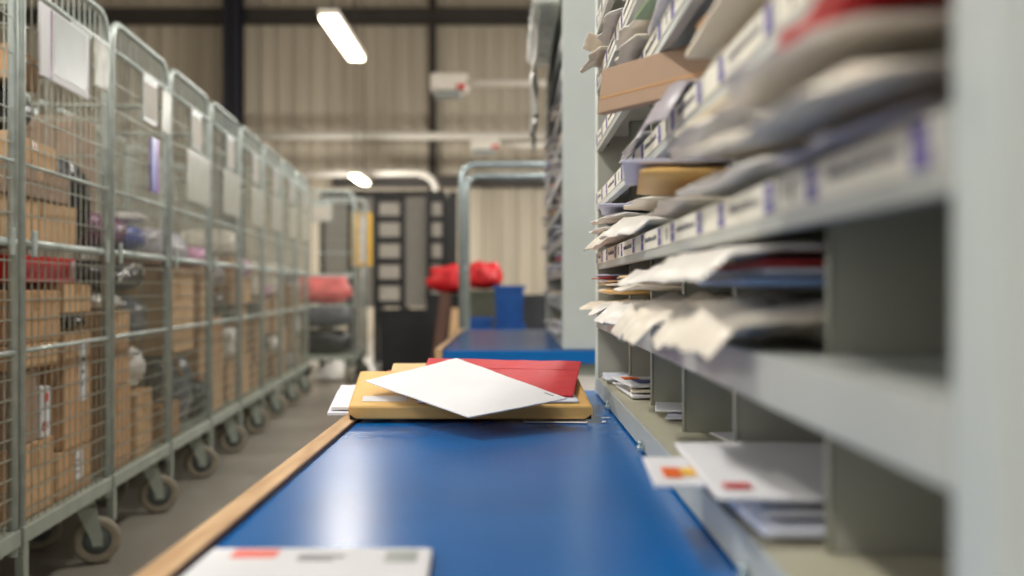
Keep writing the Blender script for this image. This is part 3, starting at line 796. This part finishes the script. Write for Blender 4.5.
def cbag(k, y0, y1, z0, z1, m, dep=.32, x=-.03, label=None, seed=0, name='plastic_bag', amp=.02):
    w, h = y1-y0, z1-z0
    mb = MB(); nu, nv = 22, 14; vs = []; fs = []
    for i in range(nv+1):
        th = math.pi*i/nv
        for j in range(nu):
            ph = 2*math.pi*j/nu
            def se(c, e): return math.copysign(abs(c)**e, c)
            sx = se(math.sin(th), .55)*se(math.cos(ph), .6); sy = se(math.sin(th), .55)*se(math.sin(ph), .6); sz = se(math.cos(th), .7)
            p = Vector((sx*dep/2, sy*w/2, sz*h/2))
            q = Vector((sx, sy, sz))*2.2+Vector((seed*3.1, seed*1.3, 0))
            d = amp*(noise.noise(q)+.5*(1-2*abs(noise.noise(q*2.1)))-.6)
            p += Vector((sx, sy, sz*.4))*d
            vs.append(p)
    for i in range(nv):
        for j in range(nu):
            fs.append((i*nu+j, i*nu+(j+1) % nu, (i+1)*nu+(j+1) % nu, (i+1)*nu+j))
    mb.add(vs, fs, 0, True)
    zmin = min(v.z for v in mb.v)
    o = mb.build(name, m)
    place(o, k, (x-dep/2, (y0+y1)/2, z0-zmin+.0015))
    tag(o, label, 'bag', 'bags in the roll cages')
    return o
D0 = .2545
# cage with the red package
k = 1
cbox(k, .04, .355, D0, .455, 'card_b', label='wide tan carton on the floor of the cage with the red package')
cbox(k, .375, .68, D0, .39, 'card_a', label='low brown carton with a white label under the tall labelled one', lab=(.5, .75, .25, .9, 'paper'))
cbox(k, .04, .225, .458, .655, 'card_grey', dep=.3, label='squarish dusty pink carton on the wide tan carton')
cbox(k, .45, .68, .393, .745, 'card_a', dep=.3, label='tall brown carton with a long white label in the red package cage', lab=(.52, .85, .38, .92, 'paper'))
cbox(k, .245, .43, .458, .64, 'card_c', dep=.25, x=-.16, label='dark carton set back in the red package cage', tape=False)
o = cbox(k, .245, .315, .458, .60, 'paper', dep=.05, x=-.03, label='white parcel with red marks standing in front of the dark carton', tape=False, what='parcel', cat='parcel')
MB().box(.0262, .0268, -.02, .012, .10, .125).build('mark', 'redink', o); MB().box(.0262, .0268, -.03, .0, .02, .045).build('mark', 'redink', o)
cbox(k, .04, .40, .658, .725, 'card_b', dep=.3, label='flat tan carton over the dusty pink carton')
cbox(k, .04, .41, .728, .872, 'card_a', dep=.34, label='brown carton under the near end of the red package')
cbag(k, .44, .69, .748, .80, 'blackbag', dep=.3, label='black bag squeezed over the tall labelled carton', seed=2, amp=.01)
cbox(k, .44, .68, .803, .892, 'card_b', dep=.3, label='small tan carton under the far end of the red package')
cbox(k, .11, .58, .894, .968, 'redbox', dep=.3, x=-.045, label='red package lying on two cartons behind the wire gate', tape=False, lab=(.9, .98, .2, .9, 'paper'), what='parcel', cat='parcel')
cbox(k, .04, .58, 1.0, 1.125, 'card_b', dep=.42, x=-.05, label='long tan carton just above the red package', rz=-2)
cbox(k, .04, .53, 1.128, 1.215, 'card_grey', dep=.4, x=-.05, label='dusty carton in the middle of the upper pile, red package cage')
cbox(k, .04, .44, 1.218, 1.29, 'card_b', dep=.36, x=-.05, label='tan carton topping the upper pile of the red package cage', rz=3)
cbag(k, .04, .26, 1.293, 1.42, 'blackbag', dep=.3, label='black bag below the topmost carton of the red package cage', seed=5)
cbox(k, .03, .24, 1.424, 1.515, 'card_a', dep=.3, label='small carton high up beside the white framed sheet', rz=4)
cbag(k, .58, .71, 1.0, 1.30, 'blackbag', dep=.3, label='upright black bag beside the upper cartons, red package cage', seed=7)
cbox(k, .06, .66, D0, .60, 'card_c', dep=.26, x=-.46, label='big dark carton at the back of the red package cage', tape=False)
cbox(k, .06, .66, .603, .90, 'card_a', dep=.26, x=-.46, label='big brown carton second up at the back, red package cage', tape=False)
cbox(k, .06, .60, .903, 1.22, 'card_a', dep=.22, x=-.50, label='big brown carton third up at the back, red package cage', tape=False)
cbag(k, .15, .60, 1.225, 1.50, 'film_dark', dep=.22, x=-.50, label='dark bag on the cartons at the back, red package cage', seed=15)
# red support pieces: cross shelf inside the cage
# framed sheet and pouch hung on its gate
o = MB().bbox(-.004, .004, -.195, .195, -.098, .098, .003).build('document_holder', 'paper'); place(o, 1, (.024, .275, 1.54), 0)
tag(o, 'white framed sheet hanging high on the cage with the red package', 'document holder')
MB().box(.0042, .0048, -.10, .165, -.075, .092).build('sheet', 'grey_card', o)
MB().box(.0042, .0052, -.125, -.112, -.092, .092).build('spine', 'maroon', o)
o = slab(.15, .14, .008, 8, 8, .012, .2, .004, 14, 44, .004, 0, 0).build('paper_pouch', 'film_haze'); o.rotation_euler = (0, R(90), 0)
place(o, 1, (.031, .575, 1.57)); o.rotation_euler = (0, R(90), ANG); tag(o, 'white plastic pouch hanging beside the white framed sheet', 'pouch')

# camera end cage
k = 0
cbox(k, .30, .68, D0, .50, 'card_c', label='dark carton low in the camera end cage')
cbox(k, .30, .68, .503, .80, 'card_a', label='brown carton second up in the camera end cage')
cbox(k, .36, .68, .803, 1.1, 'card_b', label='tan carton third up in the camera end cage')
cbag(k, .30, .68, 1.103, 1.4, 'blackbag', label='black bag topping the camera end cage', seed=21)

# cage with the violet strip
k = 2
cbox(k, .04, .36, D0, .54, 'card_a', label='brown carton low at the near side, violet strip cage')
cbox(k, .04, .35, .543, .70, 'card_a', label='brown carton second up, near side, violet strip cage')
cbox(k, .04, .35, .703, .80, 'card_b', label='tan carton third up, near side, violet strip cage')
cbox(k, .40, .68, D0, .49, 'card_b', dep=.3, label='tan carton under the white plastic in the violet strip cage', rz=4)
cbag(k, .38, .69, .492, .66, 'film_white', dep=.3, label='crumpled white plastic bag in the violet strip cage', seed=3, amp=.03)
cbag(k, .38, .69, .663, .86, 'film_dark', dep=.3, label='dark grey bag above the white plastic, violet strip cage', seed=4)
cbag(k, .04, .35, .803, .86, 'film_white', dep=.3, label='flat pale bag on the tan carton, violet strip cage', seed=6, amp=.01)
o = cbag(k, .08, .66, .864, .975, 'blackbag', dep=.34, label='black holdall with a pale arc handle, violet strip cage', seed=8, name='holdall')
MB().tube([(.168, -.16, -.02), (.18, -.12, .02), (.184, -.04, .04), (.182, .06, .036), (.176, .12, .01)], .007, 6).build('handle', 'film_white', o)
cbag(k, .06, .40, 1.012, 1.14, 'maroon', dep=.3, label='maroon plastic parcel above the black holdall', seed=9, amp=.015)
cbag(k, .41, .64, 1.012, 1.12, 'bluefilm', dep=.3, label='blue plastic parcel beside the maroon one', seed=10, amp=.015)
cbag(k, .45, .66, 1.122, 1.165, 'film_white', dep=.2, label='small white bag on the blue parcel', seed=12, amp=.01)
cbox(k, .04, .24, 1.144, 1.45, 'card_grey', dep=.25, x=-.12, label='upright dusty carton behind the gate, violet strip cage', tape=False)
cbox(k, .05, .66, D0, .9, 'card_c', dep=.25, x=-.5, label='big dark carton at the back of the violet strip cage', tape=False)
cbox(k, .25, .66, .903, 1.35, 'card_grey', dep=.25, x=-.5, label='tall dusty carton at the back of the violet strip cage', tape=False)
o = MB().bbox(-.004, .004, -.05, .05, -.10, .10, .002).build('packing_strip', 'violet'); place(o, 2, (.022, .47, 1.335)); tag(o, 'violet and pale blue plastic strip hanging on the cage gate', 'strip')
MB().box(.0042, .005, -.048, -.015, -.098, .098).build('pale_edge', 'cyan', o)
# third cage
k = 3
cbox(k, .04, .33, D0, .40, 'card_c', dep=.3, label='dark carton on the floor of the third cage, near side')
cbag(k, .03, .34, .403, .60, 'blackbag', dep=.3, label='black bag under the tall carton of the third cage', seed=31)
cbag(k, .36, .69, D0, .60, 'film_dark', dep=.3, label='dark bag on the floor of the third cage, far side', seed=32)
cbox(k, .06, .60, .604, .96, 'card_b', dep=.34, label='tall tan carton in the middle of the third cage')
o = cbox(k, .05, .34, .40, .405, 'card_b', dep=.02, x=-.012, label='loose brown flap slanting in front of the black bag', tape=False, what='card_flap', cat='cardboard'); o.rotation_euler.x = 0
o.location.z = .58; o.rotation_euler = (R(-35), 0, ANG)
cbag(k, .08, .64, .963, 1.14, 'film_grey', dep=.34, label='grey plastic bag on the tall carton, third cage', seed=33)
cbox(k, .05, .66, D0, .95, 'card_a', dep=.25, x=-.5, label='big carton at the back of the third cage', tape=False)
# fourth to last cage
def fill(k, seed):
    q = random.Random(seed)
    for (ya, yb, side) in ((.04, .35, 'near'), (.37, .68, 'far')):
        zz = D0; n = 0
        while zz < .80:
            h = q.uniform(.14, .30)
            if q.random() < .68:
                m = q.choice(['card_a', 'card_b', 'card_c', 'card_a']); cn = {'card_a': 'brown', 'card_b': 'tan', 'card_c': 'dark'}[m]
                cbox(k, ya+q.uniform(0, .02), yb-q.uniform(0, .04), zz, zz+h, m, dep=.34, x=-.04-q.uniform(0, .04), label=f'{cn} carton, {ORD[n]} from the floor, {side} side of {CAGEN[k]}')
            else:
                m = q.choice(['blackbag', 'film_dark', 'film_white', 'film_grey']); cn = {'blackbag': 'black', 'film_dark': 'dark grey', 'film_white': 'white', 'film_grey': 'grey'}[m]
                h *= .7
                cbag(k, ya, yb, zz, zz+h, m, dep=.34, label=f'{cn} bag, {ORD[n]} from the floor, {side} side of {CAGEN[k]}', seed=seed+n)
            zz += h+.004; n += 1
        m, cn = q.choice([('film_grey', 'grey'), ('film_white', 'white'), ('pink', 'pink'), ('film_cream', 'cream')])
        if k == 4 and side == 'near': m, cn = 'pink', 'pink'
        cbag(k, ya, yb, zz, zz+q.uniform(.1, .16), m, dep=.34, label=f'{cn} bag topping the {side} side of {CAGEN[k]}', seed=seed+20)
    cbox(k, .05, .66, D0, .95, 'card_a', dep=.22, x=-.52, label=f'big brown carton at the back of {CAGEN[k]}', tape=False)
for k in range(4, 9): fill(k, 40+k*7)
# pale sheets hung on the gates
for k, yy, zz, w, h in ((2, .63, 1.56, .13, .16), (3, .44, 1.36, .44, .22), (4, .42, 1.36, .42, .22), (5, .45, 1.35, .40, .22), (6, .42, 1.36, .42, .22), (7, .45, 1.35, .40, .22), (8, .42, 1.36, .42, .22)):
    o = slab(h, w, .002, 6, 6, .004, .6, .003, 6, 70+k).build('hanging_sheet', 'film_haze'); place(o, k, (.026, yy, zz)); o.rotation_euler = (0, R(90), ANG)
    tag(o, f'pale sheet hanging on the upper gate of {CAGEN[k]}', 'sheet', 'sheets on the cage gates')
# crosswise cage: coral sack above black bags
k = 9
cbag(k, .04, .68, D0, .50, 'blackbag', dep=.4, label='black bag on the floor of the crosswise cage', seed=80)
cbag(k, .04, .68, .504, .72, 'film_dark', dep=.4, label='dark grey bag in the middle of the crosswise cage', seed=81)
cbag(k, .06, .67, .724, 1.01, 'pinkbag', dep=.44, x=-.07, label='coral red sack heaped in the crosswise cage', seed=82, name='sack', amp=.055)

# ------------------------------------------------------------------ things further back
# tubular trolley
t = empty('tube_trolley', (0, 6.55, 0))
for i, y in enumerate((0, .68)):
    MB().tube([(-.307, y, .2)]+arc((-.227, y, 1.56), .08, math.pi, math.pi/2, 6, 'xz')+arc((.25, y, 1.56), .08, math.pi/2, 0, 6, 'xz')+[(.33, y, .2)], .021, 10).build('hoop', 'chrome', t)
mb = MB(); mb.bbox(-.33, .35, -.02, .70, .17, .20, .005); mb.build('platform', 'rail', t)
for x in (-.307, .33): MB().tube([(x, .02, 1.0), (x, .66, 1.0)], .012, 8).build('side_rail', 'chrome', t)
for x in (-.27, .29):
    for y in (.05, .62):
        X = Matrix.Translation((x, y, .07)) @ Matrix.Rotation(R(90), 4, 'Y')
        ca = MB().bbox(x-.028, x+.028, y-.03, y+.03, .115, .169, .004).build('castor', 'rail', t)
        MB().lathe([(.05, -.018), (.066, -.016), (.07, -.008), (.07, .008), (.066, .016), (.05, .018)], 18, X=X).build('wheel', 'wheel', ca)
tag(t, 'bright steel tube trolley with two hoops behind the second bench', 'trolley')

# black storage rack
def black_rack():
    r = empty('black_rack', (-1.45, 12.2, 0))
    xs = [-.72, -.40, -.10, .20, .50, .68]
    for x in xs:
        MB().bbox(x-.03, x+.03, -.03, .03, 0, 1.95, .006).build('upright', 'black', r)
        MB().bbox(x-.025, x+.025, .47, .53, 0, 1.95, .006).build('upright', 'black', r)
    for z in (.7, .95, 1.19, 1.43, 1.67, 1.9):
        for (xa, xb) in ((-.10, .20), (.50, .68)): MB().bbox(xa, xb, -.045, -.031, z-.035, z+.035, .004).build('crossbar', 'black', r)
        MB().bbox(-.72, .68, .531, .545, z-.03, z+.03, .004).build('crossbar', 'black', r)
    for a, b, m in ((-.72, -.40, 'meshgrey'), (-.40, -.10, 'meshgrey'), (-.10, .20, 'lightboard'), (.20, .50, 'meshgrey'), (.50, .68, 'lightboard')):  # light boards are added in open cells to dim the bright wall behind
        MB().box(a+.031, b-.031, -.01, 0, .66, 1.92).build('mesh_or_dimming_board', m, r)
    MB().bbox(-.72, .68, -.03, .53, 1.951, 1.99, .005).build('top_board', 'black', r)
    return tag(r, 'black framed storage rack with grey mesh panels and added dimming boards against the back wall', 'rack')
black_rack()
def bin_(name, x, y, w, d, z0, z1, m, label, cat, rim=True):
    o = empty(name, (x, y, z0))
    h = z1-z0; mb = MB(); tp = .92
    a = [(-w/2*tp, -d/2*tp, 0), (w/2*tp, -d/2*tp, 0), (w/2*tp, d/2*tp, 0), (-w/2*tp, d/2*tp, 0), (-w/2, -d/2, h), (w/2, -d/2, h), (w/2, d/2, h), (-w/2, d/2, h)]
    ai = [(p[0]*.94, p[1]*.94, h if p[2] else .02) for p in a]
    mb.add(a+ai, [(3,2,1,0), (0,1,5,4), (1,2,6,5), (2,3,7,6), (3,0,4,7), (8,9,10,11), (8,12,13,9), (9,13,14,10), (10,14,15,11), (11,15,12,8), (4,5,13,12), (5,6,14,13), (6,7,15,14), (7,4,12,15)])
    mb.build('body', m, o)
    rm = MB()
    for (x0, x1, y0, y1) in ((-w/2-.012, w/2+.012, -d/2-.012, -d/2), (-w/2-.012, w/2+.012, d/2, d/2+.012), (-w/2-.012, -w/2, -d/2, d/2), (w/2, w/2+.012, -d/2, d/2)):
        rm.box(x0, x1, y0, y1, h-.03, h+.004)
    rm.build('rim', m, o)
    return tag(o, label, cat)
bin_('storage_tub', -1.06, 10.9, .54, .5, 0, .66, 'black', 'large black plastic tub in front of the black rack', 'tub')
o = bin_('waste_bin', -.22, 9.3, .30, .34, 0, .86, 'olive', 'olive grey bin with an orange label behind the tube trolley', 'bin')
MB().box(-.09, -.01, -.178, -.170, .50, .60).build('label', 'orange', o)
bin_('waste_bin', .22, 9.0, .30, .34, 0, .82, 'dgrey', 'dark grey bin between the tube trolley and the second rack', 'bin')
for i in range(3): bin_('crate', -.02, 8.35, .22, .30, .30*i+.0015, .30*i+.295, 'bluecrate', f'blue plastic crate, {["lowest", "middle", "top"][i]} of the taller stack', 'crate')
for i in range(2): bin_('crate', -.27, 8.35, .22, .30, .325*i+.0015, .325*i+.32, 'bluecrate', f'blue plastic crate, {["lower", "upper"][i]} of the two crate stack', 'crate')
b = bin_('storage_tub', -.58, 9.9, .40, .4, 0, .82, 'black', 'dark tub under the red sacks', 'tub')
def sack(x, y, z, w, d, h, m, seed, label):
    mb = MB(); nu, nv = 26, 16; vs = []; fs = []
    for i in range(nv+1):
        th = math.pi*i/nv
        for j in range(nu):
            ph = 2*math.pi*j/nu; s = Vector((math.sin(th)**.7*math.cos(ph), math.sin(th)**.7*math.sin(ph), math.copysign(abs(math.cos(th))**.7, math.cos(th))))
            q = s*2+Vector((seed, 0, 0)); e = 1+.24*noise.noise(q*.8)-.2*abs(noise.noise(q*2.2))
            vs.append(Vector((s.x*w/2*e, s.y*d/2*e, s.z*h/2*(1 if s.z < 0 else e))))
    for i in range(nv):
        for j in range(nu): fs.append((i*nu+j, i*nu+(j+1) % nu, (i+1)*nu+(j+1) % nu, (i+1)*nu+j))
    mb.add(vs, fs, 0, True); zm = min(v.z for v in vs)
    o = mb.build('mail_sack', m, None, (x, y, z-zm)); return tag(o, label, 'sack', 'red sacks at the back')
sack(-.56, 9.9, .828, .46, .4, .27, 'redbag', 3, 'round red sack lying on the dark tub beside the trolley post')
sack(-.24, 9.3, .868, .32, .34, .24, 'redbag', 6, 'flatter red sack lying on the olive grey bin')
o = MB().bbox(-.05, .05, -.012, .012, 0, .86, .003).build('wooden_board', 'wood_dark', None, (-.66, 9.05, .006), (R(-14), R(6), 0)); tag(o, 'brown wooden board leaning upright before the dark tub', 'board')
o = MB().bbox(-.04, .04, -.012, .012, 0, .72, .003).build('wooden_board', 'card_b', None, (-.53, 8.85, .006), (R(-12), R(5), 0)); tag(o, 'paler wooden board leaning beside the brown one', 'board')
# sign on a post
s_ = empty('sign_stand', (-1.51, 10.76, 0))
MB().lathe([(.10, 0), (.10, .02), (.03, .04), (.03, .05)], 20).build('base', 'black', s_)
MB().tube([(0, 0, .05), (0, 0, 1.68)], .018, 8).build('post', 'steel', s_)
MB().bbox(-.10, .10, -.03, -.019, 1.10, 1.64, .004).build('sign_board', 'yellow', s_)
MB().box(-.02, .03, -.032, -.0305, 1.14, 1.62).build('white_band', 'paper', s_)
tag(s_, 'yellow and white upright sign on a post beyond the crosswise cage', 'sign')
o = MB().bbox(-.05, .05, -.04, .04, 0, 1.95, .008).build('black_post', 'black', None, (-.66, 11.9, .0)); tag(o, 'thin black post standing by the red sacks', 'post')

# ------------------------------------------------------------------ world, camera
w = bpy.data.worlds.new('World'); S.world = w; w.use_nodes = True
bg = w.node_tree.nodes['Background']; bg.inputs[0].default_value = (1, .95, .88, 1); bg.inputs[1].default_value = .9
cd = bpy.data.cameras.new('Camera'); cam = bpy.data.objects.new('Camera', cd); COL.objects.link(cam)
cd.sensor_width = 36; cd.lens = 36*1067/1024; cd.clip_start = .02; cd.clip_end = 100
cam.location = (0, 0, H); cam.rotation_euler = (R(90), 0, 0)
cd.dof.use_dof = True; cd.dof.focus_distance = 1.82; cd.dof.aperture_fstop = 2.5; cd.dof.aperture_blades = 0
S.camera = cam
S.view_settings.view_transform = 'Standard'; S.view_settings.look = 'None'; S.view_settings.gamma = 1
S.view_settings.use_curve_mapping = False
S.view_settings.exposure = -0.08
S.cycles.use_denoising = True
S.cycles.max_bounces = 6; S.cycles.diffuse_bounces = 3; S.cycles.glossy_bounces = 3; S.cycles.transparent_max_bounces = 8
S.cycles.sample_clamp_indirect = 6
